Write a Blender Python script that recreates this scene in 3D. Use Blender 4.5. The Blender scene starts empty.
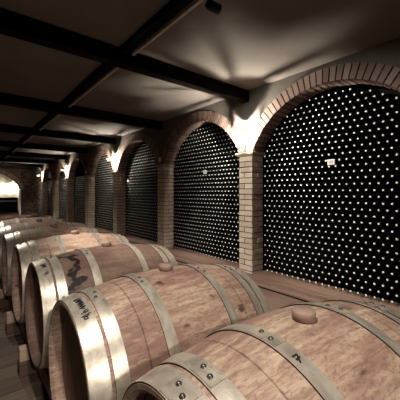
import bpy, bmesh, math, random
from mathutils import Vector, Matrix
random.seed(7)
S = bpy.context.scene
COL = S.collection
PI = math.pi
sin, cos, tan, atan2, sqrt = math.sin, math.cos, math.tan, math.atan2, math.sqrt

# ------------------------------------------------------------------ render look
S.view_settings.view_transform = 'Standard'
S.view_settings.look = 'None'
S.view_settings.gamma = 1.0
S.view_settings.exposure = 0.0
S.view_settings.use_curve_mapping = False
S.cycles.diffuse_bounces = 3
S.cycles.glossy_bounces = 2

# ------------------------------------------------------------------ camera
F_PX, YAW, HCAM, V0 = 290.0, math.radians(39.3), 1.25, 193.0
cam_d = bpy.data.cameras.new('camera')
cam = bpy.data.objects.new('camera', cam_d)
COL.objects.link(cam)
cam_d.sensor_width = 36.0
cam_d.lens = F_PX / 400.0 * 36.0
cam_d.shift_y = -(200.0 - V0) / 400.0
cam_d.clip_start = 0.02
cam.location = (0, 0, HCAM)
cam.rotation_euler = (PI / 2, 0, -YAW)
S.camera = cam


def project(x, y, z):
    d = x * sin(YAW) + y * cos(YAW)
    if d < 0.05:
        return None
    xc = x * cos(YAW) - y * sin(YAW)
    return 200 + F_PX * xc / d, V0 - F_PX * (z - HCAM) / d, d


# ------------------------------------------------------------------ node helpers
class NT:
    def __init__(self, name):
        self.m = bpy.data.materials.new(name)
        self.m.use_nodes = True
        self.t = self.m.node_tree
        self.t.nodes.clear()
        self.out = self.t.nodes.new('ShaderNodeOutputMaterial')
        self.b = self.t.nodes.new('ShaderNodeBsdfPrincipled')
        self.t.links.new(self.b.outputs[0], self.out.inputs[0])

    def n(self, kind, **kw):
        nd = self.t.nodes.new(kind)
        for k, v in kw.items():
            setattr(nd, k, v)
        return nd

    def put(self, sock, v):
        if hasattr(v, 'is_output'):
            self.t.links.new(v, sock)
        elif v is not None:
            if sock.type == 'RGBA' and len(v) == 3:
                v = (*v, 1)
            sock.default_value = v

    def math(self, op, a, b=None, c=None, clamp=False):
        nd = self.n('ShaderNodeMath', operation=op)
        nd.use_clamp = clamp
        self.put(nd.inputs[0], a)
        if b is not None:
            self.put(nd.inputs[1], b)
        if c is not None:
            self.put(nd.inputs[2], c)
        return nd.outputs[0]

    def mix(self, fac, a, b, mode='MIX'):
        nd = self.n('ShaderNodeMix', data_type='RGBA', blend_type=mode)
        self.put(nd.inputs[0], fac)
        self.put(nd.inputs[6], a)
        self.put(nd.inputs[7], b)
        return nd.outputs[2]

    def ramp(self, fac, stops, interp='LINEAR'):
        nd = self.n('ShaderNodeValToRGB')
        cr = nd.color_ramp
        cr.interpolation = interp
        while len(cr.elements) < len(stops):
            cr.elements.new(0.5)
        for e, (p, c) in zip(cr.elements, stops):
            e.position = p
            e.color = (*c, 1) if len(c) == 3 else c
        self.put(nd.inputs[0], fac)
        return nd.outputs[0]

    def noise(self, vec, scale, detail=3, rough=0.55, dist=0.0):
        nd = self.n('ShaderNodeTexNoise')
        self.put(nd.inputs['Vector'], vec)
        nd.inputs['Scale'].default_value = scale
        nd.inputs['Detail'].default_value = detail
        nd.inputs['Roughness'].default_value = rough
        nd.inputs['Distortion'].default_value = dist
        return nd.outputs['Fac']

    def obj(self):
        return self.n('ShaderNodeTexCoord').outputs['Object']

    def sep(self, v):
        nd = self.n('ShaderNodeSeparateXYZ')
        self.put(nd.inputs[0], v)
        return nd.outputs

    def comb(self, x, y, z):
        nd = self.n('ShaderNodeCombineXYZ')
        for s, v in zip(nd.inputs, (x, y, z)):
            self.put(s, v)
        return nd.outputs[0]

    def rnd(self):
        return self.n('ShaderNodeObjectInfo').outputs['Random']

    def bump(self, h, strength=0.3, dist=0.01):
        nd = self.n('ShaderNodeBump')
        nd.inputs['Strength'].default_value = strength
        nd.inputs['Distance'].default_value = dist
        self.put(nd.inputs['Height'], h)
        self.put(self.b.inputs['Normal'], nd.outputs[0])

    def set(self, color=None, rough=None, metal=None, spec=None):
        self.put(self.b.inputs['Base Color'], color)
        self.put(self.b.inputs['Roughness'], rough)
        self.put(self.b.inputs['Metallic'], metal)
        self.put(self.b.inputs['Specular IOR Level'], spec)
        return self.m


def simple(name, color, rough=0.6, metal=0.0, spec=0.3, var=0.15, scale=20):
    t = NT(name)
    f = t.noise(t.obj(), scale, 4)
    lo = tuple(c * (1 - var) for c in color)
    hi = tuple(min(1, c * (1 + var)) for c in color)
    return t.set(t.ramp(f, [(0.3, lo), (0.7, hi)]), rough, metal, spec)


# ------------------------------------------------------------------ materials
def mat_staves():
    t = NT('oak_staves')
    o = t.obj()
    x, y, z = t.sep(o)
    ang = t.math('ARCTAN2', y, z)
    NST = 30.0
    a1 = t.math('MULTIPLY', ang, NST / (2 * PI))
    a1 = t.math('ADD', a1, 100.37)
    idx = t.math('FLOOR', a1)
    fr = t.math('FRACT', a1)
    wn = t.n('ShaderNodeTexWhiteNoise', noise_dimensions='2D')
    t.put(wn.inputs['Vector'], t.comb(idx, t.math('MULTIPLY', t.rnd(), 50.0), 0.0))
    st = wn.outputs['Value']
    u = t.math('MULTIPLY', ang, 0.34)
    seed = t.math('MULTIPLY', t.rnd(), 40.0)
    gr = t.noise(t.comb(t.math('MULTIPLY', x, 5.0), t.math('MULTIPLY', u, 60.0), t.math('ADD', seed, t.math('MULTIPLY', idx, 3.1))), 1.0, 5, 0.6, 0.3)
    big = t.noise(t.comb(t.math('MULTIPLY', x, 2.6), t.math('MULTIPLY', u, 5.5), seed), 1.0, 4, 0.6, 0.6)
    mid = t.noise(t.comb(t.math('MULTIPLY', x, 9.0), t.math('MULTIPLY', u, 34.0), seed), 1.0, 4, 0.65, 0.4)
    c = t.ramp(gr, [(0.28, (0.22, 0.142, 0.105)), (0.5, (0.41, 0.305, 0.222)), (0.72, (0.61, 0.50, 0.375))])
    c = t.mix(t.math('MULTIPLY', st, 0.30), c, (0.33, 0.165, 0.125))
    # wine-tinted patches
    c = t.mix(t.ramp(big, [(0.40, (0, 0, 0)), (0.64, (0.8, 0.8, 0.8))]), c, (0.20, 0.10, 0.085))
    c = t.mix(t.ramp(mid, [(0.48, (0, 0, 0)), (0.70, (0.4, 0.4, 0.4))]), c, (0.62, 0.47, 0.34))
    fine = t.noise(t.comb(t.math('MULTIPLY', x, 45.0), t.math('MULTIPLY', u, 110.0), seed), 1.0, 4, 0.7, 0.5)
    c = t.mix(t.ramp(fine, [(0.36, (0.65, 0.65, 0.65)), (0.52, (0, 0, 0))]), c, (0.17, 0.085, 0.065))
    # dark knots and scuffs
    vor = t.n('ShaderNodeTexVoronoi')
    t.put(vor.inputs['Vector'], t.comb(t.math('MULTIPLY', x, 5.0), t.math('MULTIPLY', u, 6.0), seed))
    vor.inputs['Scale'].default_value = 1.0
    kd = t.math('ADD', vor.outputs['Distance'], t.math('MULTIPLY', t.math('SUBTRACT', mid, 0.5), 0.5))
    c = t.mix(t.ramp(kd, [(0.03, (0.85, 0.85, 0.85)), (0.11, (0, 0, 0))]), c, (0.05, 0.025, 0.02))
    # a wine spill from the bung, only on the barrel that has the property
    at = t.n('ShaderNodeAttribute', attribute_type='OBJECT', attribute_name='spill')
    # overall wine-red soaking on the same barrel
    c = t.mix(t.math('MULTIPLY', at.outputs['Fac'], 0.72), c, (0.075, 0.040, 0.032))
    dx = t.math('ADD', x, t.math('ADD', 0.272, t.math('MULTIPLY', ang, -0.015)))
    sn = t.noise(t.comb(t.math('MULTIPLY', x, 7.0), t.math('MULTIPLY', ang, 3.2), 4.7), 1.0, 2, 0.5)
    dx = t.math('ADD', dx, t.math('MULTIPLY', t.math('SUBTRACT', sn, 0.5), 0.30))
    dx = t.math('ADD', dx, t.math('MULTIPLY', t.math('SUBTRACT', mid, 0.5), 0.03))
    sp = t.ramp(t.math('ABSOLUTE', dx), [(0.014, (1, 1, 1)), (0.026, (0, 0, 0))])
    near = t.ramp(t.math('MULTIPLY', ang, -1.0), [(0.0, (0, 0, 0)), (0.12, (1, 1, 1)), (0.98, (1, 1, 1)), (1.0, (0.6, 0.6, 0.6))])
    sp = t.math('MULTIPLY', t.math('MULTIPLY', sp, near), at.outputs['Fac'])
    c = t.mix(sp, c, (0.010, 0.006, 0.005))
    # rings left by shifted hoops
    rg = t.math('ABSOLUTE', t.math('SUBTRACT', t.math('ABSOLUTE', x), 0.247))
    rg = t.math('ADD', rg, t.math('MULTIPLY', t.math('SUBTRACT', mid, 0.5), 0.006))
    c = t.mix(t.ramp(rg, [(0.0010, (0.75, 0.75, 0.75)), (0.0030, (0, 0, 0))]), c, (0.05, 0.025, 0.022))
    # seams between staves
    ed = t.math('ABSOLUTE', t.math('SUBTRACT', fr, 0.5))
    seam = t.ramp(ed, [(0.488, (0, 0, 0)), (0.499, (0.45, 0.45, 0.45))])
    c = t.mix(seam, c, (0.06, 0.03, 0.025))
    h = t.math('SUBTRACT', t.math('MULTIPLY', gr, 0.5), seam)
    t.bump(h, 0.25, 0.004)
    return t.set(c, 0.62, 0.0, 0.25)


def mat_head():
    t = NT('oak_head_boards')
    o = t.obj()
    x, y, z = t.sep(o)
    b = t.math('MULTIPLY', y, 1 / 0.092)
    b = t.math('ADD', b, 50.2)
    fr = t.math('FRACT', b)
    idx = t.math('FLOOR', b)
    seed = t.math('MULTIPLY', t.rnd(), 30.0)
    gr = t.noise(t.comb(t.math('ADD', seed, idx), t.math('MULTIPLY', y, 55.0), t.math('MULTIPLY', z, 4.5)), 1.0, 5, 0.6, 0.4)
    c = t.ramp(gr, [(0.25, (0.19, 0.10, 0.08)), (0.5, (0.32, 0.185, 0.145)), (0.78, (0.46, 0.29, 0.23))])
    ed = t.math('ABSOLUTE', t.math('SUBTRACT', fr, 0.5))
    seam = t.ramp(ed, [(0.475, (0, 0, 0)), (0.497, (0.8, 0.8, 0.8))])
    c = t.mix(seam, c, (0.05, 0.025, 0.02))
    t.bump(gr, 0.2, 0.003)
    return t.set(c, 0.65, 0.0, 0.2)


def mat_hoop():
    t = NT('galvanised_hoop')
    o = t.obj()
    x, y, z = t.sep(o)
    ang = t.math('ARCTAN2', y, z)
    seed = t.math('MULTIPLY', t.rnd(), 40.0)
    f = t.noise(t.comb(t.math('ADD', seed, t.math('MULTIPLY', x, 25.0)), t.math('MULTIPLY', ang, 4.0), seed), 1.0, 5, 0.6, 0.5)
    g = t.noise(o, 60, 3, 0.6)
    c = t.ramp(f, [(0.25, (0.27, 0.225, 0.185)), (0.5, (0.47, 0.41, 0.34)), (0.75, (0.64, 0.58, 0.49))])
    c = t.mix(t.ramp(g, [(0.62, (0, 0, 0)), (0.75, (0.5, 0.5, 0.5))]), c, (0.22, 0.16, 0.12))
    t.bump(t.math('ADD', g, t.math('MULTIPLY', f, 2.0)), 0.12, 0.003)
    return t.set(c, 0.36, 0.5, 0.5)


def mat_brick(name, lo, hi):
    t = NT(name)
    o = t.obj()
    g = t.n('ShaderNodeNewGeometry').outputs['Random Per Island']
    n1 = t.noise(o, 35, 4, 0.65)
    c = t.ramp(t.math('ADD', t.math('MULTIPLY', g, 0.6), t.math('MULTIPLY', n1, 0.4)), [(0.15, lo), (0.8, hi)])
    c = t.mix(t.ramp(n1, [(0.62, (0, 0, 0)), (0.75, (0.4, 0.4, 0.4))]), c, tuple(v * 0.45 for v in lo))
    t.bump(n1, 0.35, 0.004)
    return t.set(c, 0.85, 0.0, 0.15)


def mat_plaster(name, color, sc=1.0):
    t = NT(name)
    o = t.obj()
    a = t.noise(o, 1.7 * sc, 5, 0.6, 0.4)
    b = t.noise(o, 14 * sc, 4, 0.6)
    c = t.ramp(a, [(0.3, tuple(v * 0.78 for v in color)), (0.7, color)])
    c = t.mix(t.math('MULTIPLY', b, 0.25), c, tuple(v * 0.7 for v in color))
    t.bump(t.math('ADD', t.math('MULTIPLY', a, 3.0), b), 0.25, 0.012)
    return t.set(c, 0.9, 0.0, 0.1)


def mat_wood(name, lo, hi, axis=0, spec=0.15):
    t = NT(name)
    o = t.obj()
    g = t.n('ShaderNodeNewGeometry').outputs['Random Per Island']
    x, y, z = t.sep(o)
    s = [40.0, 40.0, 40.0]
    s[axis] = 3.0
    v = t.comb(t.math('MULTIPLY', x, s[0]), t.math('MULTIPLY', y, s[1]), t.math('ADD', t.math('MULTIPLY', z, s[2]), t.math('MULTIPLY', g, 30.0)))
    n1 = t.noise(v, 1.0, 4, 0.6, 0.4)
    f = t.math('ADD', t.math('MULTIPLY', n1, 0.65), t.math('MULTIPLY', g, 0.35))
    c = t.ramp(f, [(0.2, lo), (0.75, hi)])
    t.bump(n1, 0.25, 0.004)
    return t.set(c, 0.75, 0.0, spec)


M = {}
M['staves'] = mat_staves()
M['head'] = mat_head()
M['hoop'] = mat_hoop()
M['edge_shade'] = simple('rusted_edge', (0.045, 0.028, 0.022), 0.7, 0.2, 0.2)  # near-black on hoop side faces, paints the shadow outline along each hoop
M['rivet'] = simple('rivet_steel', (0.10, 0.085, 0.07), 0.35, 0.7, 0.5)
M['bung'] = simple('silicone_bung', (0.29, 0.19, 0.15), 0.55, 0, 0.3, 0.1, 30)
M['ink'] = simple('black_marker', (0.012, 0.010, 0.010), 0.6)
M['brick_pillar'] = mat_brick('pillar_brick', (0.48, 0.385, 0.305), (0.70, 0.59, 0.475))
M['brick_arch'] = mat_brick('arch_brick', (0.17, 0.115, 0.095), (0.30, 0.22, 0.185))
M['mortar'] = simple('dark_mortar', (0.035, 0.026, 0.022), 0.95, 0, 0.05)
M['capital'] = simple('capital_stone', (0.42, 0.33, 0.26), 0.85, 0, 0.1, 0.2, 25)
M['plaster'] = mat_plaster('wall_plaster', (0.17, 0.15, 0.132))
M['ceiling'] = mat_plaster('ceiling_plaster', (0.19, 0.171, 0.153))
M['shade_wall'] = mat_brick('old_brick_wall', (0.02, 0.014, 0.011), (0.05, 0.034, 0.028))
M['dark_wall'] = simple('niche_dark', (0.02, 0.017, 0.015), 0.9, 0, 0.05)
M['stone'] = mat_brick('rough_stone', (0.025, 0.017, 0.013), (0.12, 0.08, 0.06))
M['beam'] = mat_wood('dark_beam', (0.004, 0.0033, 0.003), (0.010, 0.008, 0.007), 0, 0.02)
M['joist'] = mat_wood('dark_joist', (0.004, 0.0033, 0.003), (0.010, 0.008, 0.007), 1, 0.02)
M['rail'] = simple('track_metal', (0.62, 0.56, 0.49), 0.4, 0.5, 0.4)
M['deck'] = mat_wood('deck_planks', (0.065, 0.046, 0.034), (0.16, 0.115, 0.085), 0)
M['gap'] = simple('kerb_gap_shade', (0.012, 0.009, 0.008), 0.95, 0, 0.05)
M['floor'] = mat_plaster('floor_screed', (0.24, 0.155, 0.125), 2.0)
M['kerb'] = mat_wood('kerb_boards', (0.17, 0.10, 0.078), (0.36, 0.24, 0.185), 1)
M['rack_wood'] = mat_wood('rack_timber', (0.06, 0.036, 0.028), (0.13, 0.08, 0.06), 0)
M['chock'] = mat_wood('chock_timber', (0.30, 0.20, 0.145), (0.52, 0.37, 0.28), 0)
M['rail_wood'] = mat_wood('rail_timber', (0.11, 0.065, 0.05), (0.22, 0.14, 0.105), 1)
M['glass'] = simple('dark_bottle_glass', (0.006, 0.006, 0.005), 0.45, 0, 0.15)
M['cap'] = simple('foil_cap', (0.93, 0.91, 0.86), 0.5, 0, 0.3, 0.04)
M['tag'] = simple('card_tag', (0.88, 0.86, 0.80), 0.8, 0, 0.1, 0.04)
M['tag_print'] = simple('card_print', (0.42, 0.40, 0.37), 0.8, 0, 0.1, 0.04)
M['iron'] = simple('sconce_iron', (0.035, 0.028, 0.022), 0.5, 0.4, 0.3)
M['white'] = simple('pale_paint', (0.72, 0.68, 0.60), 0.6, 0, 0.2, 0.05)
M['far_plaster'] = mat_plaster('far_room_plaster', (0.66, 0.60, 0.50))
M['black'] = simple('black_metal', (0.010, 0.009, 0.008), 0.5, 0, 0.2)


def mat_emit(name, color, strength):
    m = bpy.data.materials.new(name)
    m.use_nodes = True
    t = m.node_tree
    t.nodes.clear()
    o = t.nodes.new('ShaderNodeOutputMaterial')
    e = t.nodes.new('ShaderNodeEmission')
    e.inputs[0].default_value = (*color, 1)
    e.inputs[1].default_value = strength
    t.links.new(e.outputs[0], o.inputs[0])
    return m


M['bulb'] = mat_emit('lit_bulb', (1.0, 0.90, 0.76), 56000)
M['bulb_far'] = mat_emit('lit_bulb_far', (1.0, 0.92, 0.80), 45000)


def mat_frosted():
    m = bpy.data.materials.new('frosted_glass')
    m.use_nodes = True
    t = m.node_tree
    t.nodes.clear()
    o = t.nodes.new('ShaderNodeOutputMaterial')
    e = t.nodes.new('ShaderNodeBsdfTranslucent')
    n = t.nodes.new('ShaderNodeTexNoise')
    n.inputs['Scale'].default_value = 40
    r = t.nodes.new('ShaderNodeValToRGB')
    r.color_ramp.elements[0].color = (.42, .38, .33, 1)
    r.color_ramp.elements[1].color = (.54, .50, .44, 1)
    t.links.new(n.outputs['Fac'], r.inputs[0])
    t.links.new(r.outputs[0], e.inputs[0])
    t.links.new(e.outputs[0], o.inputs[0])
    return m


M['frosted'] = mat_frosted()

# ------------------------------------------------------------------ mesh helpers
def box(bm, x0, x1, y0, y1, z0, z1, mi=0, bev=0.0):
    vs = [bm.verts.new((x, y, z)) for x in (x0, x1) for y in (y0, y1) for z in (z0, z1)]
    q = [(0, 1, 3, 2), (4, 6, 7, 5), (0, 4, 5, 1), (2, 3, 7, 6), (0, 2, 6, 4), (1, 5, 7, 3)]
    fs = []
    for a in q:
        f = bm.faces.new([vs[i] for i in a])
        f.material_index = mi
        fs.append(f)
    if bev > 0:
        es = list({e for f in fs for e in f.edges})
        r = bmesh.ops.bevel(bm, geom=es, offset=bev, segments=1, affect='EDGES', profile=0.5)
        for f in r['faces']:
            f.material_index = mi


def hexa(bm, p, mi=0):
    """eight corners: four of one face then the four opposite"""
    vs = [bm.verts.new(c) for c in p]
    for a in [(3, 2, 1, 0), (4, 5, 6, 7), (0, 1, 5, 4), (1, 2, 6, 5), (2, 3, 7, 6), (3, 0, 4, 7)]:
        bm.faces.new([vs[i] for i in a]).material_index = mi


def lathe(bm, prof, n=24, axis='X', o=(0, 0, 0), mi=0, smooth=True, closed=False):
    """prof: list of (along, radius); caps when radius is 0"""
    rings = []
    for (a, r) in prof:
        ring = []
        cnt = 1 if r < 1e-6 else n
        for k in range(cnt):
            t = 2 * PI * k / n
            c, s = r * cos(t), r * sin(t)
            v = {'X': (a, c, s), 'Y': (s, a, c), 'Z': (c, s, a)}[axis]
            ring.append(bm.verts.new((v[0] + o[0], v[1] + o[1], v[2] + o[2])))
        rings.append(ring)
    pairs = list(zip(rings[:-1], rings[1:]))
    if closed:
        pairs.append((rings[-1], rings[0]))
    for A, B in pairs:
        for k in range(n):
            j = (k + 1) % n
            if len(A) == 1 and len(B) == 1:
                continue
            if len(A) == 1:
                f = bm.faces.new((A[0], B[j], B[k]))
            elif len(B) == 1:
                f = bm.faces.new((A[k], A[j], B[0]))
            else:
                f = bm.faces.new((A[k], A[j], B[j], B[k]))
            f.material_index = mi
            f.smooth = smooth


def tube(bm, pts, r, n=8, mi=0):
    pts = [Vector(p) for p in pts]
    rings = []
    for i, p in enumerate(pts):
        d = (pts[min(i + 1, len(pts) - 1)] - pts[max(i - 1, 0)]).normalized()
        up = Vector((0, 0, 1)) if abs(d.z) < 0.9 else Vector((1, 0, 0))
        a = d.cross(up).normalized()
        b = d.cross(a).normalized()
        rings.append([bm.verts.new(p + r * (cos(2 * PI * k / n) * a + sin(2 * PI * k / n) * b)) for k in range(n)])
    for A, B in zip(rings[:-1], rings[1:]):
        for k in range(n):
            f = bm.faces.new((A[k], A[(k + 1) % n], B[(k + 1) % n], B[k]))
            f.smooth = True
            f.material_index = mi
    bm.faces.new(rings[0]).material_index = mi
    bm.faces.new(rings[-1][::-1]).material_index = mi


def build(name, bm, mats, parent=None, loc=(0, 0, 0), fix=True):
    if fix:
        bmesh.ops.recalc_face_normals(bm, faces=bm.faces)
    me = bpy.data.meshes.new(name)
    bm.to_mesh(me)
    bm.free()
    for m in (mats if isinstance(mats, (list, tuple)) else [mats]):
        me.materials.append(m)
    o = bpy.data.objects.new(name, me)
    COL.objects.link(o)
    o.location = loc
    if parent:
        o.parent = parent
    return o


def empty(name, loc=(0, 0, 0), rz=0):
    o = bpy.data.objects.new(name, None)
    o.empty_display_size = 0.1
    COL.objects.link(o)
    o.location = loc
    o.rotation_euler = (0, 0, rz)
    return o


def tag(o, label=None, cat=None, group=None, kind=None):
    if label:
        o['label'] = label
    if cat:
        o['category'] = cat
    if group:
        o['group'] = group
    if kind:
        o['kind'] = kind
    return o


def copy_tree(o, parent=None):
    c = o.copy()
    COL.objects.link(c)
    if parent:
        c.parent = parent
    for ch in list(o.children):
        copy_tree(ch, c)
    return c


NB = bmesh.new

# ------------------------------------------------------------------ dimensions
WX = 3.30            # face of the arcade
SP, YC0, NBAY = 2.42, 2.95, 7
PW = 0.26            # pillar width
ZS, RISE = 1.86, 0.69
HALF = (SP - PW) / 2
RR = (HALF ** 2 + RISE ** 2) / (2 * RISE)
ZCC = ZS + RISE - RR
PHI = math.asin(HALF / RR)
RT = 0.17
ZCEIL = 2.78
YEND = 19.5
NX = 3.55            # plane of the bottle caps niche


def ycol(k):
    return YC0 + SP * k


# ------------------------------------------------------------------ shell
bm = NB()
box(bm, -2.6, 4.0, -5.0, YEND + 5.2, -0.16, -0.03)
box(bm, 1.32, 4.0, -5.0, YEND + 5.2, -0.03, 0.0)
tag(build('floor', bm, M['floor']), kind='structure')

bm = NB()
y = -3.0
while y < YEND - 0.2:
    xa = -2.6
    for cut in ((-0.9 + random.uniform(-.5, .5)), 1.32):
        box(bm, xa, cut - 0.004, y + 0.008, y + 0.165, -0.03, 0.0 + random.uniform(-.001, .001), 0, 0.003)
        xa = cut
    y += 0.172
tag(build('floor_planks', bm, M['deck']), kind='structure')

bm = NB()
box(bm, -2.6, 4.0, -5.0, YEND + 5.2, ZCEIL, ZCEIL + 0.12)
tag(build('ceiling', bm, M['ceiling']), kind='structure')

bm = NB()
box(bm, -2.7, -2.6, -5.0, YEND + 5.2, -0.16, ZCEIL)
tag(build('wall_left', bm, M['shade_wall']), kind='structure')
bm = NB()
box(bm, -2.7, 4.0, -5.1, -5.0, -0.16, ZCEIL)
tag(build('wall_back', bm, M['shade_wall']), kind='structure')

# back of the bottle niches
bm = NB()
box(bm, 3.90, 4.0, -5.0, YEND, 0.0, ZCEIL)
tag(build('wall_right_niche', bm, M['dark_wall']), kind='structure')

# arcade wall above the arches (plaster spandrels)
bm = NB()
NS = 26
XF, XB = WX + 0.015, NX
for b in range(-1, NBAY):
    yc = ycol(b) + SP / 2
    prev = None
    for i in range(NS + 1):
        dy = -SP / 2 + SP * i / NS
        ro = RR + RT - 0.02
        zz = ZCC + sqrt(max(ro * ro - dy * dy, 0)) if abs(dy) < ro else ZS
        zz = min(zz, ZCEIL - 0.002)
        cur = [bm.verts.new((XF, yc + dy, zz)), bm.verts.new((XF, yc + dy, ZCEIL)), bm.verts.new((XB, yc + dy, ZCEIL)), bm.verts.new((XB, yc + dy, zz))]
        if prev:
            bm.faces.new((prev[0], prev[1], cur[1], cur[0]))
            bm.faces.new((prev[3], cur[3], cur[2], prev[2]))
            bm.faces.new((prev[0], cur[0], cur[3], prev[3]))
        prev = cur
    # blank bit left and right of the arcade is closed by the end walls
box(bm, XF, XB, ycol(NBAY - 1) + SP * 0.5, YEND, 0, ZCEIL) if False else None
box(bm, XF, 3.9, -5.0, ycol(-1) - PW / 2, 0, ZCEIL)
tag(build('wall_right', bm, M['plaster']), kind='structure')

# brick arches
ORD = ['first', 'second', 'third', 'fourth', 'fifth', 'sixth', 'seventh', 'eighth']


def arch_mesh(half, rr, zcc, phi, rt, depth, nv, clampy=None):
    bm = NB()
    for i in range(nv):
        a0 = -phi + 2 * phi * (i + 0.10) / nv
        a1 = -phi + 2 * phi * (i + 0.90) / nv
        jr = random.uniform(-0.003, 0.003)
        pts = []
        for X in (0.0 + random.uniform(-0.002, 0.002), depth):
            for (a, r) in ((a0, rr + jr), (a1, rr + jr), (a1, rr + rt), (a0, rr + rt)):
                yy = r * sin(a)
                if clampy:
                    yy = max(-clampy, min(clampy, yy))
                pts.append((X, yy, zcc + r * cos(a)))
        hexa(bm, pts, 0)
    for i in range(nv):
        a0 = -phi + 2 * phi * i / nv
        a1 = -phi + 2 * phi * (i + 1) / nv
        pts = []
        for X in (0.012, depth - 0.004):
            for (a, r) in ((a0, rr + .010), (a1, rr + .010), (a1, rr + rt - .012), (a0, rr + rt - .012)):
                yy = r * sin(a)
                if clampy:
                    yy = max(-clampy, min(clampy, yy))
                pts.append((X, yy, zcc + r * cos(a)))
        hexa(bm, pts, 1)
    return bm


arch0 = None
for b in range(0, NBAY):
    yc = ycol(b - 1) + SP / 2
    if arch0 is None:
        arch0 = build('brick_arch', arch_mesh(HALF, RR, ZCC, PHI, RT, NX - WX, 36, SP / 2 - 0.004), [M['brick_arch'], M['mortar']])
        o = arch0
    else:
        o = arch0.copy()
        COL.objects.link(o)
    o.location = (WX, yc, 0)
    where = 'right edge of the photo' if b == 0 else None
    lab = ['wide brick arch over the nearest bottle wall, cut by the frame edge',
           'brick arch over the second bottle wall, between two lit brick pillars',
           'brick arch over the third bottle wall, behind the second pillar',
           'brick arch over the fourth bottle wall, beyond the second lit sconce',
           'brick arch over the fifth bottle wall, before the third lit sconce',
           'narrow looking brick arch just beyond the third lit sconce',
           'last brick arch before the farthest lit sconce on the arcade'][b]
    tag(o, lab, 'brick arch', 'brick arches of the arcade', 'structure')

# pillars


def pillar_mesh():
    bm = NB()
    h, z = 0.082, 0.0
    k = 0
    hw = PW / 2
    dx = NX - WX
    box(bm, 0.012, dx - 0.004, -hw + .010, hw - .010, 0, ZS - 0.07, 1)
    box(bm, dx - .004, 3.89 - WX, -hw + .02, hw - .02, 0, ZS + 0.2, 1)
    while z + h < ZS - 0.05:
        j = lambda: random.uniform(-0.003, 0.003)
        z0, z1 = z + 0.005, z + h - 0.005
        if k % 2:
            box(bm, j(), dx, -hw + j(), hw + j(), z0, z1, 0, 0.004)
        else:
            c = 0.02 + j()
            box(bm, j(), dx * .5 - .005, -hw + j(), c - 0.005, z0, z1, 0, 0.004)
            box(bm, j(), dx * .5 - .005, c + 0.005, hw + j(), z0, z1, 0, 0.004)
            box(bm, dx * .5 + .005, dx, -hw + j(), hw + j(), z0, z1, 0, 0.004)
        z += h
        k += 1
    return bm, z


PL = {0: 'brick pillar between the two nearest bottle walls, nearest lit sconce above',
      1: 'brick pillar between second and third bottle walls, no lamp lit above',
      2: 'brick pillar under the second lit sconce',
      3: 'brick pillar between the second and third lit sconces',
      4: 'brick pillar under the third lit sconce',
      5: 'brick pillar between the third lit sconce and the farthest one',
      6: 'brick pillar under the farthest lit sconce of the arcade'}
p0 = None
for k in range(-1, NBAY):
    if k == -1:
        continue
    if p0 is None:
        bm, zt = pillar_mesh()
        p0 = build('brick_pillar', bm, [M['brick_pillar'], M['mortar']])
        bm = NB()
        box(bm, -0.045, NX - WX, -PW / 2 - 0.045, PW / 2 + 0.045, ZS - 0.035, ZS, 0, 0.005)
        box(bm, -0.022, NX - WX, -PW / 2 - 0.022, PW / 2 + 0.022, zt + 0.002, ZS - 0.035, 0, 0.004)
        build('capital', bm, M['capital'], p0)
        bm = NB()
        zt2 = (RR + RT) * cos(PHI) + ZCC + .004
        bw = PW / 2 - .004
        A = [bm.verts.new((xx, yy, zz)) for xx in (0.0, NX - WX) for (yy, zz) in ((-bw, ZS + .001), (bw, ZS + .001), (.004, zt2), (-.004, zt2))]
        bm.faces.new(A[:4])
        bm.faces.new(A[4:][::-1])
        for q in range(4):
            bm.faces.new((A[q], A[(q + 1) % 4], A[4 + (q + 1) % 4], A[4 + q]))
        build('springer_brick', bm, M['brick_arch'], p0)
        o = p0
    else:
        o = copy_tree(p0)
    o.location = (WX, ycol(k), 0)
    tag(o, PL[k], 'pillar', 'brick pillars of the arcade', 'structure')

# kerb under the bottle walls
bm = NB()
for (xa, xb, za, zb) in ((WX - 0.24, WX - 0.165, 0.0, 0.045), (WX - 0.125, WX - 0.05, 0.0, 0.075)):
    yy = -1.5
    while yy < YEND:
        y1 = min(yy + 2.2, YEND)
        box(bm, xa, xb, yy + .003, y1 - .003, za, zb, 0, 0.004)
        yy = y1
tag(build('trim_1', bm, M['kerb']), kind='structure')
bm = NB()
box(bm, WX - .26, WX - .046, -1.5, YEND, 0.0005, .012)  # dark sheet that paints shade into the gaps between the kerb boards
tag(build('kerb_gap_sheet', bm, M['gap']), kind='structure')
bm = NB()
for b in range(0, NBAY):
    ya, yb = ycol(b - 1) + PW / 2 + .005, ycol(b) - PW / 2 - .005
    box(bm, WX + .003, 3.89, ya, yb, 0.0, 0.06)
tag(build('trim_2', bm, M['kerb']), kind='structure')

# ------------------------------------------------------------------ end wall with arch, room beyond
EX, EH, ERISE, EZS = 1.30, 1.30, 0.95, 1.42
ERR = (EH ** 2 + ERISE ** 2) / (2 * ERISE)
EZC = EZS + ERISE - ERR
EPHI = math.asin(EH / ERR)
ET = 0.20
bm = NB()
n = 30
prev = None
for i in range(n + 1):
    dy = -EH + 2 * EH * i / n
    zz = EZC + sqrt(ERR * ERR - dy * dy)
    cur = [bm.verts.new((EX + dy, YEND, zz)), bm.verts.new((EX + dy, YEND, ZCEIL)), bm.verts.new((EX + dy, YEND + .3, ZCEIL)), bm.verts.new((EX + dy, YEND + .3, zz))]
    if prev:
        bm.faces.new((prev[0], prev[1], cur[1], cur[0]))
        bm.faces.new((prev[3], cur[3], cur[2], prev[2]))
        bm.faces.new((prev[0], cur[0], cur[3], prev[3]))
    prev = cur
box(bm, -2.6, EX - EH, YEND, YEND + .3, 0, ZCEIL)
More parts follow.
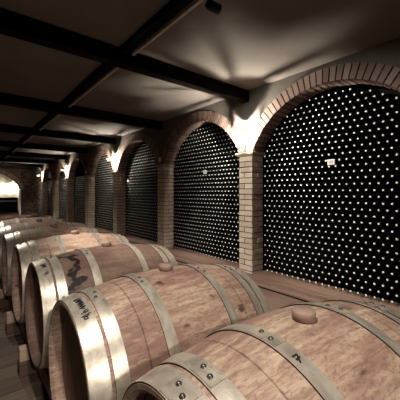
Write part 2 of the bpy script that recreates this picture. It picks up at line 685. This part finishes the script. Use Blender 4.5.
# rubble stones of the right-hand pier
box(bm, EX + EH, 4.0, YEND + .012, YEND + .3, 0, ZCEIL)
zz = 0.0
while zz < ZCEIL - 0.05:
    hh = min(random.uniform(.06, .13), ZCEIL - zz)
    xx = EX + EH
    while xx < WX + .1:
        ww = random.uniform(.08, .22)
        box(bm, xx + .006, min(xx + ww, WX + .2) - .006, YEND - random.uniform(0, .02), YEND + .05, zz + .006, zz + hh - .006, 0, 0.008)
        xx += ww
    zz += hh
tag(build('wall_end', bm, M['stone']), kind='structure')

bm = arch_mesh(EH, ERR, EZC, EPHI, ET, 0.3, 26)
bmesh.ops.transform(bm, matrix=Matrix(((0, 1, 0, 0), (1, 0, 0, 0), (0, 0, 1, 0), (0, 0, 0, 1))), verts=bm.verts)
o = build('brick_arch', bm, [M['brick_arch'], M['mortar']], None, (EX, YEND - 0.04, 0))
tag(o, 'wide brick arch in the end wall opening to the bright far room', 'brick arch', None, 'structure')

bm = NB()
box(bm, EX + EH - .10, EX + EH - .01, YEND - .10, YEND - .02, 0.0, EZS + .05, 0, 0.006)  # white strip paints the far room's light on the arch jamb
tag(build('lit_jamb_strip', bm, M['white']), 'slim white upright strip standing in for the lit jamb of the end wall arch', 'jamb strip', None, 'structure')

bm = NB()
box(bm, -2.6, 4.0, YEND + 4.9, YEND + 5.0, 0, ZCEIL)
box(bm, 3.4, 4.0, YEND + .3, YEND + 4.9, 0, ZCEIL)
tag(build('wall_far_room', bm, M['far_plaster']), kind='structure')

# ------------------------------------------------------------------ ceiling beams, joists and light track
BZ = 2.615
BEAML = ['thick dark ceiling beam nearest the camera, ending above the nearest pillar',
         'dark ceiling beam ending above the second pillar of the arcade',
         'third dark cross beam along the ceiling, ending above the second lit sconce',
         'fourth dark cross beam along the ceiling from the camera',
         'fifth dark cross beam along the ceiling, ending above the third lit sconce',
         'sixth dark cross beam along the ceiling from the camera',
         'last dark cross beam before the end wall arch']
JX, TX = 1.315, 1.415
b0 = None
for k in range(NBAY):
    if b0 is None:
        bm = NB()
        box(bm, -2.6, WX + 0.012, -0.065, 0.065, BZ, ZCEIL, 0, 0.006)
        b0 = build('ceiling_beam', bm, M['beam'])
        o = b0
    else:
        o = b0.copy()
        COL.objects.link(o)
    o.location = (0, ycol(k), 0)
    tag(o, BEAML[k], 'ceiling beam', 'dark cross beams under the ceiling', 'structure')
JL = ['dark lengthwise ceiling joist above the camera, before the nearest cross beam'] + \
     ['dark lengthwise ceiling joist between the %s and %s cross beams' % (ORD[i], ORD[i + 1]) for i in range(6)]
TL = ['thin pale metal light track beside the joist nearest the camera'] + \
     ['thin pale metal light track between the %s and %s cross beams' % (ORD[i], ORD[i + 1]) for i in range(6)]
j0 = t0 = None
for k in range(NBAY):
    if j0 is None:
        bm = NB()
        box(bm, -0.042, 0.042, 0, SP - 0.15, ZCEIL - 0.075, ZCEIL, 0, 0.005)
        j0 = build('ceiling_joist', bm, M['joist'])
        jo = j0
        bm = NB()
        box(bm, -0.016, 0.016, 0.01, SP - 0.16, ZCEIL - 0.06, ZCEIL - 0.025, 0, 0.006)
        for yy in (0.3, 1.15, 1.95):
            box(bm, -0.008, 0.008, yy, yy + .03, ZCEIL - 0.03, ZCEIL, 0)
        t0 = build('light_track', bm, M['rail'])
        to = t0
    else:
        jo, to = j0.copy(), t0.copy()
        COL.objects.link(jo)
        COL.objects.link(to)
    yb = ycol(k - 1) + 0.075
    jo.location = (JX, yb, 0)
    to.location = (TX, yb, 0)
    tag(jo, JL[k], 'ceiling joist', 'lengthwise joists between the cross beams', 'structure')
    tag(to, TL[k], 'light track', 'light track runs under the ceiling')

# unlit track spotlight at the top of the photo
tl = empty('track_spotlight', (TX + .005, 1.62, ZCEIL - .06))
bm = NB()
tube(bm, [(0, 0, 0), (0.0, 0, -0.03), (0.01, 0, -0.045)], 0.012)
build('stem', bm, M['black'], tl)
bm = NB()
lathe(bm, [(-.055, 0), (-.055, .03), (-.03, .036), (.05, .04), (.055, .034), (.05, 0)], 20, 'X', (0.035, 0, -.075))
build('housing', bm, M['black'], tl)
tag(tl, 'small black unlit spotlight hanging from the ceiling light track', 'spotlight')

# ------------------------------------------------------------------ wall sconces


def make_sconce(far=False):
    r = empty('wall_sconce')
    bm = NB()
    lathe(bm, [(0, 0), (0, .045), (-.012, .04), (-.018, .015), (-.018, 0)], 20, 'X')
    build('wall_plate', bm, M['iron'], r)
    bm = NB()
    pts = []
    for i in range(13):
        t = i / 12
        pts.append((-0.016 - 0.124 * t, 0.0, -0.09 * sin(PI * t) * (1 - .25 * t)))
    tube(bm, pts, 0.007)
    build('arm', bm, M['iron'], r)
    bm = NB()
    lathe(bm, [(0.0, 0), (0.0, .009), (.010, .013), (.016, .014), (.015, .011), (.012, 0)], 20, 'Z', (-0.14, 0, 0))
    build('drip_cup', bm, M['iron'], r)
    bm = NB()
    R = 0.009
    lathe(bm, [(.045 - R * cos(PI * i / 6), R * sin(PI * i / 6)) for i in range(7)], 8, 'Z', (-0.14, 0, 0))
    lathe(bm, [(.012, 0), (.012, .006), (.037, .006), (.037, 0)], 8, 'Z', (-0.14, 0, 0), 1)
    build('bulb', bm, [M['bulb_far'] if far else M['bulb'], M['white']], r)
    # frosted glass half shade on the room side of the bulb
    bm = NB()
    prev = None
    n_ = 22
    for i in range(n_ + 1):
        a = PI + math.radians(-100 + 200 * i / n_)
        cur = []
        for (rad, z) in ((.040, .014), (.085, .024), (.108, .052), (.116, .088), (.113, .089), (.105, .054), (.083, .028), (.040, .018)):
            zz = z + (.006 * sin(i * PI / 2) if z > .08 else 0)
            cur.append(bm.verts.new((-.14 + rad * cos(a), rad * sin(a), zz)))
        if prev:
            for q in range(8):
                f = bm.faces.new((prev[q], prev[(q + 1) % 8], cur[(q + 1) % 8], cur[q]))
                f.smooth = True
        else:
            bm.faces.new(cur[::-1])
        prev = cur
    bm.faces.new(prev)
    build('glass_shade', bm, M['frosted'], r)
    # scalloped cap above the bulb with drooping leaves
    bm = NB()
    lathe(bm, [(.135, 0), (.133, .02), (.122, .042), (.110, .054), (.107, .052), (.118, .038), (.127, 0)], 20, 'Z', (-0.14, 0, 0))
    tube(bm, [(-0.14, 0, .13), (-0.14, 0, .16), (-.13, 0, .185)], 0.006)
    build('cap', bm, M['iron'], r)
    for q in range(9):
        a = 2 * PI * (q + .5) / 9 + (0, .1, -.12, .06, .14, -.1, .05, -.08, .1)[q]
        bm = NB()
        w = (.005, .010, .007, .004, .012, .006, .009, .005, .008)[q]
        ca, sa = cos(a), sin(a)
        prev = None
        for (rad, z, ww) in ((.050, .109, .6), (.070, .106, 1.0), (.090, .094, .8), (.102, .074, .2)):
            c = Vector((-0.14 + rad * ca, rad * sa, z))
            sd = Vector((-sa, ca, 0)) * w * ww
            nn = Vector((.5 * ca, .5 * sa, 1)).normalized() * .0012
            cur = [bm.verts.new(c - sd - nn), bm.verts.new(c + sd - nn), bm.verts.new(c + sd + nn), bm.verts.new(c - sd + nn)]
            if prev:
                for i in range(4):
                    bm.faces.new((prev[i], prev[(i + 1) % 4], cur[(i + 1) % 4], cur[i]))
            else:
                bm.faces.new(cur[::-1])
            prev = cur
        bm.faces.new(prev)
        build('leaf', bm, M['iron'], r)
    return r


s0 = make_sconce()
SL = {0: 'lit iron wall sconce above the nearest brick pillar',
      2: 'lit iron wall sconce glaring above the third pillar of the arcade',
      4: 'lit iron wall sconce above the fifth pillar, dark arch beyond it',
      6: 'farthest lit iron wall sconce on the arcade, beside the end wall'}
for k in (0, 2, 4, 6):
    s = s0 if k == 0 else copy_tree(s0)
    s.location = (WX + 0.013, ycol(k), 2.12)
    tag(s, SL[k], 'wall sconce', 'lit sconces on the arcade')
sf = make_sconce(True)
for i, (x, lab) in enumerate(((2.36, 'left one of two lit sconces seen through the end wall arch'), (2.78, 'right one of two lit sconces seen through the end wall arch'))):
    s = sf if i == 0 else copy_tree(sf)
    s.location = (x, YEND + 4.89, 1.62)
    s.rotation_euler = (0, 0, PI / 2)
    tag(s, lab, 'wall sconce', 'lit sconces in the far room')

# small unlit fixtures on the pillars without a lit sconce
f0 = None
for k, lab in ((1, 'small white unlit wall fixture above the second pillar'), (3, 'small white unlit wall fixture above the fourth pillar'),
               (5, 'small white unlit wall fixture above the sixth pillar')):
    if f0 is None:
        f0 = empty('wall_fixture')
        bm = NB()
        box(bm, -0.012, 0, -.025, .025, -.03, .03, 0, .003)
        build('wall_plate', bm, M['white'], f0)
        bm = NB()
        lathe(bm, [(-.05, 0), (-.05, .026), (.03, .03), (.045, .022), (.045, 0)], 16, 'Z', (-.043, 0, 0.0))
        build('shade', bm, M['white'], f0)
        o = f0
    else:
        o = copy_tree(f0)
    o.location = (WX + 0.014, ycol(k), 1.97)
    tag(o, lab, 'wall fixture', 'unlit fixtures on the pillars')

# ------------------------------------------------------------------ bottles
PITCH = 0.085
CAPX = 3.50


def bottle_profile(full=True):
    if full:
        return [(0.0, 0), (0.0, .0115), (0.018, .0130), (0.075, .0140), (0.10, .020), (0.125, .033), (0.15, .0395), (0.30, .0405), (0.305, .036), (0.298, 0)]
    return [(0.0, .0115), (0.075, .0140), (0.10, .020), (0.13, .035), (0.15, .040), (0.30, .040), (0.30, 0)]


def cap_profile():
    return [(-.004, 0), (-.004, .0100), (-.003, .0112), (.001, .0114), (.001, .0100)]


spots = []
for b in range(0, NBAY + 1):
    yc = ycol(b - 1) + SP / 2
    row = 0
    while True:
        z = 0.062 + 0.0425 + row * PITCH * 0.866
        if z > ZS + RISE - 0.04:
            break
        off = 0.5 * PITCH * (row % 2)
        n = 26
        for i in range(n):
            yy = -(n - 1) / 2 * PITCH + i * PITCH + off - PITCH / 4
            if abs(yy) > HALF - 0.045:
                continue
            # under the arch
            if z > ZS and sqrt(yy * yy + (z - ZCC) ** 2) > RR - 0.05:
                continue
            if b >= 4 and z > ZS + 0.02:
                continue
            if yc + yy > YEND - .06:
                continue
            spots.append((yc + yy + random.uniform(-.0012, .0012), z + random.uniform(-.0008, .0008), b))
        row += 1


def shown(y, z):
    p = project(CAPX, y, z)
    return p is not None and -1 < p[0] < 401 and -1 < p[1] < 400


vis = [s for s in spots if shown(s[0], s[1])]
near = []
for s in sorted(vis, key=lambda s: project(CAPX, s[0], s[1])[2]):
    u, v, d = project(CAPX, s[0], s[1])
    # behind the first barrels nothing of the bottle shows
    lim = 300 + (u - 300) * 0.15 if u > 290 else 290
    if v < lim and len(near) < 300:
        near.append(s)
nearset = set(near)
bm = NB()
lathe(bm, bottle_profile(), 16, 'X')
bot0 = build('wine_bottle', bm, M['glass'])
bm = NB()
lathe(bm, cap_profile(), 14, 'X')
cap0 = build('cap', bm, M['cap'], bot0)
cap0['label'] = 'pale foil cap on the bottle mouth'
for i, s in enumerate(near):
    if i == 0:
        o = bot0
    else:
        o = bot0.copy()
        COL.objects.link(o)
        c = cap0.copy()
        COL.objects.link(c)
        c.parent = o
    o.location = (CAPX + random.uniform(-.004, .004), s[0], s[1])
    tag(o, 'dark wine bottle lying neck outward with pale cap in the nearest bottle wall', 'wine bottle', 'bottles stacked in the nearest bottle wall')
# all other bottles: thousands, one heap
V, Fc, MI = [], [], []


def add_lathe_fast(prof, n, x, y, z, mi):
    base = len(V)
    idx = []
    for (a, r) in prof:
        if r < 1e-6:
            idx.append([len(V)])
            V.append((x + a, y, z))
        else:
            idx.append(list(range(len(V), len(V) + n)))
            for k in range(n):
                t = 2 * PI * k / n
                V.append((x + a, y + r * cos(t), z + r * sin(t)))
    for A, B in zip(idx[:-1], idx[1:]):
        for k in range(n):
            j = (k + 1) % n
            if len(A) == 1:
                Fc.append((A[0], B[j], B[k]))
            elif len(B) == 1:
                Fc.append((A[k], A[j], B[0]))
            else:
                Fc.append((A[k], A[j], B[j], B[k]))
            MI.append(mi)


for s in spots:
    if s in nearset:
        continue
    far = s[2] >= 2
    n = 6 if far else 10
    x = CAPX + random.uniform(-.004, .004)
    add_lathe_fast(bottle_profile(False), n, x, s[0], s[1], 0)
    add_lathe_fast([(-.004, 0), (-.004, .0100), (-.003, .0112), (.001, .0114)], n, x, s[0], s[1], 1)
me = bpy.data.meshes.new('wine_bottles')
me.from_pydata(V, [], Fc)
me.materials.append(M['glass'])
me.materials.append(M['cap'])
me.polygons.foreach_set('material_index', MI)
me.update()
wb = bpy.data.objects.new('wine_bottles', me)
COL.objects.link(wb)
tag(wb, 'thousands of dark capped wine bottles stacked in the receding arched bays', 'wine bottles', None, 'stuff')

# card tags on the bottle walls
TAGS = [(331, 162, 'white card tag with faint print hanging on the nearest bottle wall'),
        (205, 172, 'white card tag hanging on the second bottle wall'),
        (128, 181, 'white card tag hanging on the third bottle wall'),
        (94.5, 184.5, 'white card tag hanging on the fourth bottle wall'),
        (73, 187, 'white card tag hanging on the fifth bottle wall'),
        (57.5, 188.5, 'white card tag hanging on the sixth bottle wall')]
g0 = None
for (u, v, lab) in TAGS:
    th = math.atan((u - 200) / F_PX) + YAW
    y = (CAPX - .012) / tan(th)
    d = (CAPX - .012) * sin(YAW) + y * cos(YAW)
    z = HCAM + (V0 - v) * d / F_PX
    if g0 is None:
        g0 = empty('bin_tag')
        bm = NB()
        box(bm, -0.003, 0, -.045, .045, -.034, .034)
        box(bm, -0.003, 0, .045, .058, .012, .03)
        build('card', bm, M['tag'], g0)
        bm = NB()
        for (a, b_, c, e) in ((-.026, .026, .012, .017), (-.026, -.020, -.018, .017), (.020, .026, -.018, .017), (-.026, .026, -.018, -.013), (-.012, .012, -.006, .004)):
            box(bm, -.0036, -.003, a, b_, c, e)
        build('print', bm, M['tag_print'], g0)
        o = g0
    else:
        o = copy_tree(g0)
    o.location = (CAPX - .012, y, z)
    tag(o, lab, 'tag', 'card tags on the bottle walls')

# low rack of bottles in the far room
fr = empty('wine_rack', (1.9, 22.6, 0))
bm = NB()
box(bm, -1.3, .9, .0, .04, 0, .93)
box(bm, -1.3, -1.26, -.35, 0, 0, .93)
box(bm, .86, .9, -.35, 0, 0, .93)
build('carcass', bm, M['black'], fr)
for z in (.0, .3, .60):
    bm = NB()
    box(bm, -1.258, .858, -.34, -.002, z + .01, z + .03)
    build('shelf', bm, M['black'], fr)
bm = NB()
box(bm, -1.3, .9, -.36, .04, .932, .96)
build('top', bm, M['black'], fr)
bm = NB()
box(bm, -1.25, .85, -.362, -.345, .70, .76)
build('pale_rail', bm, M['rail'], fr)
tag(fr, 'low black wine rack standing in the bright room beyond the end arch', 'wine rack')

# ------------------------------------------------------------------ barrels
BL, BR, BH = 0.445, 0.35, 0.292
HDX = 0.050


def br(x):
    return BH + (BR - BH) * (1 - (abs(x) / BL) ** 2.0)


ZC = 0.536           # height of the barrel axis
RX = (0.42, 1.09)     # rails
ZR = ZC - br(0.28) - 0.001


def barrel_parts():
    r = empty('wine_barrel')
    bm = NB()
    prof = []
    N = 22
    for i in range(N + 1):
        x = -BL + 2 * BL * i / N
        prof.append((x, br(x)))
    prof += [(BL, BH - .012), (BL - .012, BH - .024), (BL - HDX - .03, br(BL - HDX) - .028)]
    for i in range(7):
        x = (BL - HDX - .04) * (1 - 2 * i / 6)
        prof.append((x, br(x) - .028))
    prof += [(-BL + HDX + .03, br(BL - HDX) - .028), (-BL + .012, BH - .024), (-BL, BH - .012)]
    lathe(bm, prof, 90, 'X', closed=True)
    st = build('staves', bm, M['staves'], r)
    es = st.modifiers.new('edge', 'EDGE_SPLIT')
    es.split_angle = math.radians(30)
    for sgn in (-1, 1):
        bm = NB()
        rr = br(BL - HDX) - .0275
        lathe(bm, [(sgn * (BL - HDX), 0), (sgn * (BL - HDX), rr - .015), (sgn * (BL - HDX - .006), rr), (sgn * (BL - HDX - .022), rr), (sgn * (BL - HDX - .022), 0)], 64, 'X', smooth=False)
        build('head', bm, M['head'], r)
    for sgn in (-1, 1):
        for (a, b) in ((.380, .444), (.322, .368), (.135, .179)):
            bm = NB()
            t = 0.0045
            xs = [a + (b - a) * i / 4 for i in range(5)]
            pr = [(sgn * x, br(x) + t) for x in xs] + [(sgn * x, br(x) + .0002) for x in reversed(xs)]
            lathe(bm, pr, 90, 'X', closed=True)
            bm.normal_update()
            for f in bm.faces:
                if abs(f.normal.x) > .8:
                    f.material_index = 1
            h = build('hoop', bm, [M['hoop'], M['edge_shade']], r)
            e = h.modifiers.new('edge', 'EDGE_SPLIT')
            e.split_angle = math.radians(30)
            # overlap seam plate of the hoop with its two rivets
            a0 = {.380: 0.0, .322: 0.0, .135: 0.0}[a]
            if sgn > 0:
                a0 = {.380: -0.05, .322: -0.08, .135: 0.0}[a]
            bm = NB()
            m = (a + b) / 2
            hw = (b - a) / 2 - .003
            p, nseg = None, 6
            for i in range(nseg + 1):
                an = a0 - .13 + .26 * i / nseg
                c = []
                for (xx, tt) in ((m - hw, .0068), (m + hw, .0068), (m + hw, .004), (m - hw, .004)):
                    rad = br(xx) + tt
                    c.append(bm.verts.new((sgn * xx, rad * sin(an), rad * cos(an))))
                if p:
                    for q in range(4):
                        bm.faces.new((p[q], p[(q + 1) % 4], c[(q + 1) % 4], c[q]))
                else:
                    bm.faces.new(c)
                p = c
            bm.faces.new(p[::-1])
            build('lap_joint', bm, M['hoop'], h)
            for da, dm in ((-.055, .2), (.055, -.2)):
                an = a0 + da
                xx = m + dm * hw
                rad = br(xx) + .0065
                bm = NB()
                R_ = 0.0075
                lathe(bm, [(0, R_), (.003, R_ * .85), (.0052, R_ * .45), (.006, 0)], 12, 'Z')
                rot = Matrix.Translation((sgn * xx, rad * sin(an), rad * cos(an))) @ Matrix.Rotation(-an, 4, 'X')
                bmesh.ops.transform(bm, matrix=rot, verts=bm.verts)
                build('rivet', bm, M['rivet'], h)
    bm = NB()
    z0 = BR - .012
    lathe(bm, [(z0, 0), (z0, .027), (z0 + .014, .0285), (z0 + .016, .0325), (z0 + .034, .0335), (z0 + .041, .0295), (z0 + .042, .0)], 28, 'Z')
    build('bung', bm, M['bung'], r)['label'] = 'rounded brownish silicone bung'
    return r


def stroke(bm, pts, x0, ang0, sx, sa, r_of, w=0.0035):
    """ink line on a hoop: pts in (along hoop, across hoop), hoop angle grows towards the viewer side"""
    P = []
    for (s, t) in pts:
        xx = x0 + t * sx
        an = ang0 - s * sa
        rad = r_of(xx) + .0052
        P.append((Vector((xx, rad * sin(an), rad * cos(an))), Vector((0, sin(an), cos(an)))))
    for (A, na), (B, nb_) in zip(P[:-1], P[1:]):
        d = (B - A)
        if d.length < 1e-6:
            continue
        d.normalize()
        sd = d.cross(na).normalized() * w / 2
        ex = d * w * .35
        vs = [A - sd - ex, A + sd - ex, B + sd + ex, B - sd + ex]
        lo = [bm.verts.new(v - na * .0004) for v in vs]
        hi = [bm.verts.new(v + na * .0006) for v in vs]
        bm.faces.new(hi)
        bm.faces.new(lo[::-1])
        for i in range(4):
            bm.faces.new((lo[i], lo[(i + 1) % 4], hi[(i + 1) % 4], hi[i]))


# (y, x, rz, scale, label)
BY = [0.457, 1.165, 1.954, 2.70, 3.45, 4.20, 4.95]
BX = [0.760, 0.744, 0.766, 0.772, 0.765, 0.76, 0.755]
BRZ = [-0.08, -0.01, 0.0, 0.01, -0.01, 0.01, 0.0]
BLAB = ['nearest oak wine barrel, cropped at the bottom right, marked 7 on a hoop',
        'oak wine barrel second from the camera, head visible, scrawl on its end hoop',
        'dark wine-soaked oak barrel with a black spill stain, third from the camera',
        'oak wine barrel just beyond the one with the black spill stain',
        'oak wine barrel fifth from the camera in the row',
        'oak wine barrel in the row, last but one before the farthest',
        'farthest oak wine barrel at the end of the row']
proto = barrel_parts()
barrels = []
for i in range(7):
    b = proto if i == 0 else copy_tree(proto)
    b.location = (BX[i], BY[i], ZC)
    b.rotation_euler = (0, 0, BRZ[i])
    tag(b, BLAB[i], 'wine barrel', 'oak barrels in the row')
    barrels.append(b)
for ch in barrels[2].children:
    if ch.name.startswith('staves'):
        ch['spill'] = 1.0
for i, b in enumerate(barrels):
    if i != 2:
        for ch in b.children:
            if ch.name.startswith('staves'):
                ch['spill'] = 0.0


def hoop_of(b, a):
    for ch in b.children:
        if ch.name.startswith('hoop'):
            xs = [v.co.x for v in ch.data.vertices]
            if abs(min(xs) - a) < 0.003:
                return ch


# handwriting
SCR = [[(0, .9), (.02, .1), (.09, .7), (.07, .1)], [(.10, .9), (.17, .2), (.2, .8), (.12, .5)], [(.21, .2), (.24, .8), (.3, .3), (.31, .9)],
       [(.33, .8), (.36, .2), (.41, .85), (.44, .3)], [(.46, .25), (.5, .8)], [(.52, .85), (.54, .2), (.6, .7)],
       [(.68, .9), (.70, .45), (.78, .5)], [(.75, .9), (.77, .1)], [(.84, 1.0), (.88, .0)], [(.9, .8), (.92, .2), (1.0, .25), (.99, .6), (.92, .5)]]
rh = random.Random(5)
for i, b in enumerate(barrels):
    if i:
        for ch in b.children:
            if ch.name.startswith('hoop'):
                ch.rotation_euler = (rh.uniform(-.25, .25), 0, 0)
for (bi, turn, st_list, a_from, a_len) in ((1, -.5, SCR, -.03, .43), (2, -.3, SCR[:3] + SCR[6:8], -.22, .42)):
    h = hoop_of(barrels[bi], -.444)
    h.rotation_euler = (turn, 0, 0)
    bm = NB()
    for st in st_list:
        stroke(bm, st, -.420, a_from, .030, a_len, br, .0045)
    build('handwriting', bm, M['ink'], h).rotation_euler = (-turn, 0, 0)
h = hoop_of(barrels[0], -.179)
bm = NB()
for st in ([(0, .05), (.0, .95), (1.0, .3)], [(.42, .95), (.55, .15)]):
    stroke(bm, st, -.165, -0.255, .016, .055, br, .0042)
build('number', bm, M['ink'], h)

# rails and chocks under the barrels
for (x, lab) in ((RX[0], 'long wooden rail under the barrel heads, beside the plank aisle'), (RX[1], 'long wooden rail under the barrels, on the bottle wall side')):
    bm = NB()
    box(bm, -.045, .045, -.6, 5.5, 0.10, ZR, 0, .006)
    o = build('barrel_rail', bm, M['rail_wood'], None, (x, 0, 0))
    tag(o, lab, 'rail', 'rails carrying the barrel row')
gaps = [(BY[i] + BY[i + 1]) / 2 for i in range(6)]
GL = ['under the gap between first and second barrels', 'under the gap between second and third barrels', 'under the gap between third and fourth barrels',
      'under the gap between fourth and fifth barrels', 'under the gap between fifth and sixth barrels', 'under the gap between the two farthest barrels']
c0 = k0 = None
for i, gy in enumerate(gaps):
    if k0 is None:
        bm = NB()
        box(bm, -.485, .435, -.05, .05, 0.001, 0.10, 0, .005)
        k0 = build('sleeper', bm, M['rack_wood'])
        o = k0
    else:
        o = k0.copy()
        COL.objects.link(o)
    o.location = (.78, gy, 0)
    tag(o, 'wooden sleeper beam on the floor ' + GL[i], 'sleeper', 'sleepers under the barrel rails')
    for side, x in (('aisle', RX[0] - .085), ('wall', RX[1] + .085)):
        if c0 is None:
            bm = NB()
            box(bm, -.036, .036, -.034, .034, 0, .09, 0, .005)
            c0 = build('chock', bm, M['chock'])
            o = c0
        else:
            o = c0.copy()
            COL.objects.link(o)
        o.location = (x, gy + random.uniform(-.02, .02), 0.1005)
        o.rotation_euler = (0, 0, random.uniform(-.08, .08))
        tag(o, 'wooden chock, %s side, ' % side + GL[i].replace('under', 'in'), 'chock', 'chocks beside the barrel rails')

# ------------------------------------------------------------------ lights of the cellar outside the frame, and an added end wall spot


def spot(name, loc, target, power, size, blend=0.6, radius=0.06, color=(1, .93, .82)):
    d = bpy.data.lights.new(name, 'SPOT')
    d.energy = power
    d.spot_size = math.radians(size)
    d.spot_blend = blend
    d.shadow_soft_size = radius
    d.color = color
    o = bpy.data.objects.new(name, d)
    COL.objects.link(o)
    o.location = loc
    v = Vector(target) - Vector(loc)
    o.rotation_euler = v.to_track_quat('-Z', 'Y').to_euler()
    return o


spot('cellar_lamp_behind', (-0.2, -2.4, 2.5), (0.4, 1.7, 0.6), 280, 50, 0.9)
spot('unseen_aisle_lamp', (0.1, 0.5, 2.66), (0.7, 0.8, 0.4), 165, 100, 0.6, 0.05)
spot('unseen_aisle_lamp', (-0.1, 2.7, 2.6), (2.6, 2.2, 0.8), 420, 78, 0.5, 0.05)
for i, yy in enumerate((6.0, 9.5, 13.5)):
    spot('unseen_aisle_lamp', (0.1, yy, 2.66), (0.8, yy - 1.4, 0.4), 140, 85, 0.6, 0.05)
spot('unseen_aisle_lamp', (1.5, 16.6, 2.6), (2.6, 19.5, 1.0), 60, 95, 0.6, 0.05)  # added spot without a fixture, put in to brighten the end wall
w = bpy.data.worlds.new('world')
S.world = w
w.use_nodes = True
w.node_tree.nodes['Background'].inputs[0].default_value = (0.02, 0.017, 0.015, 1)
w.node_tree.nodes['Background'].inputs[1].default_value = 0.2
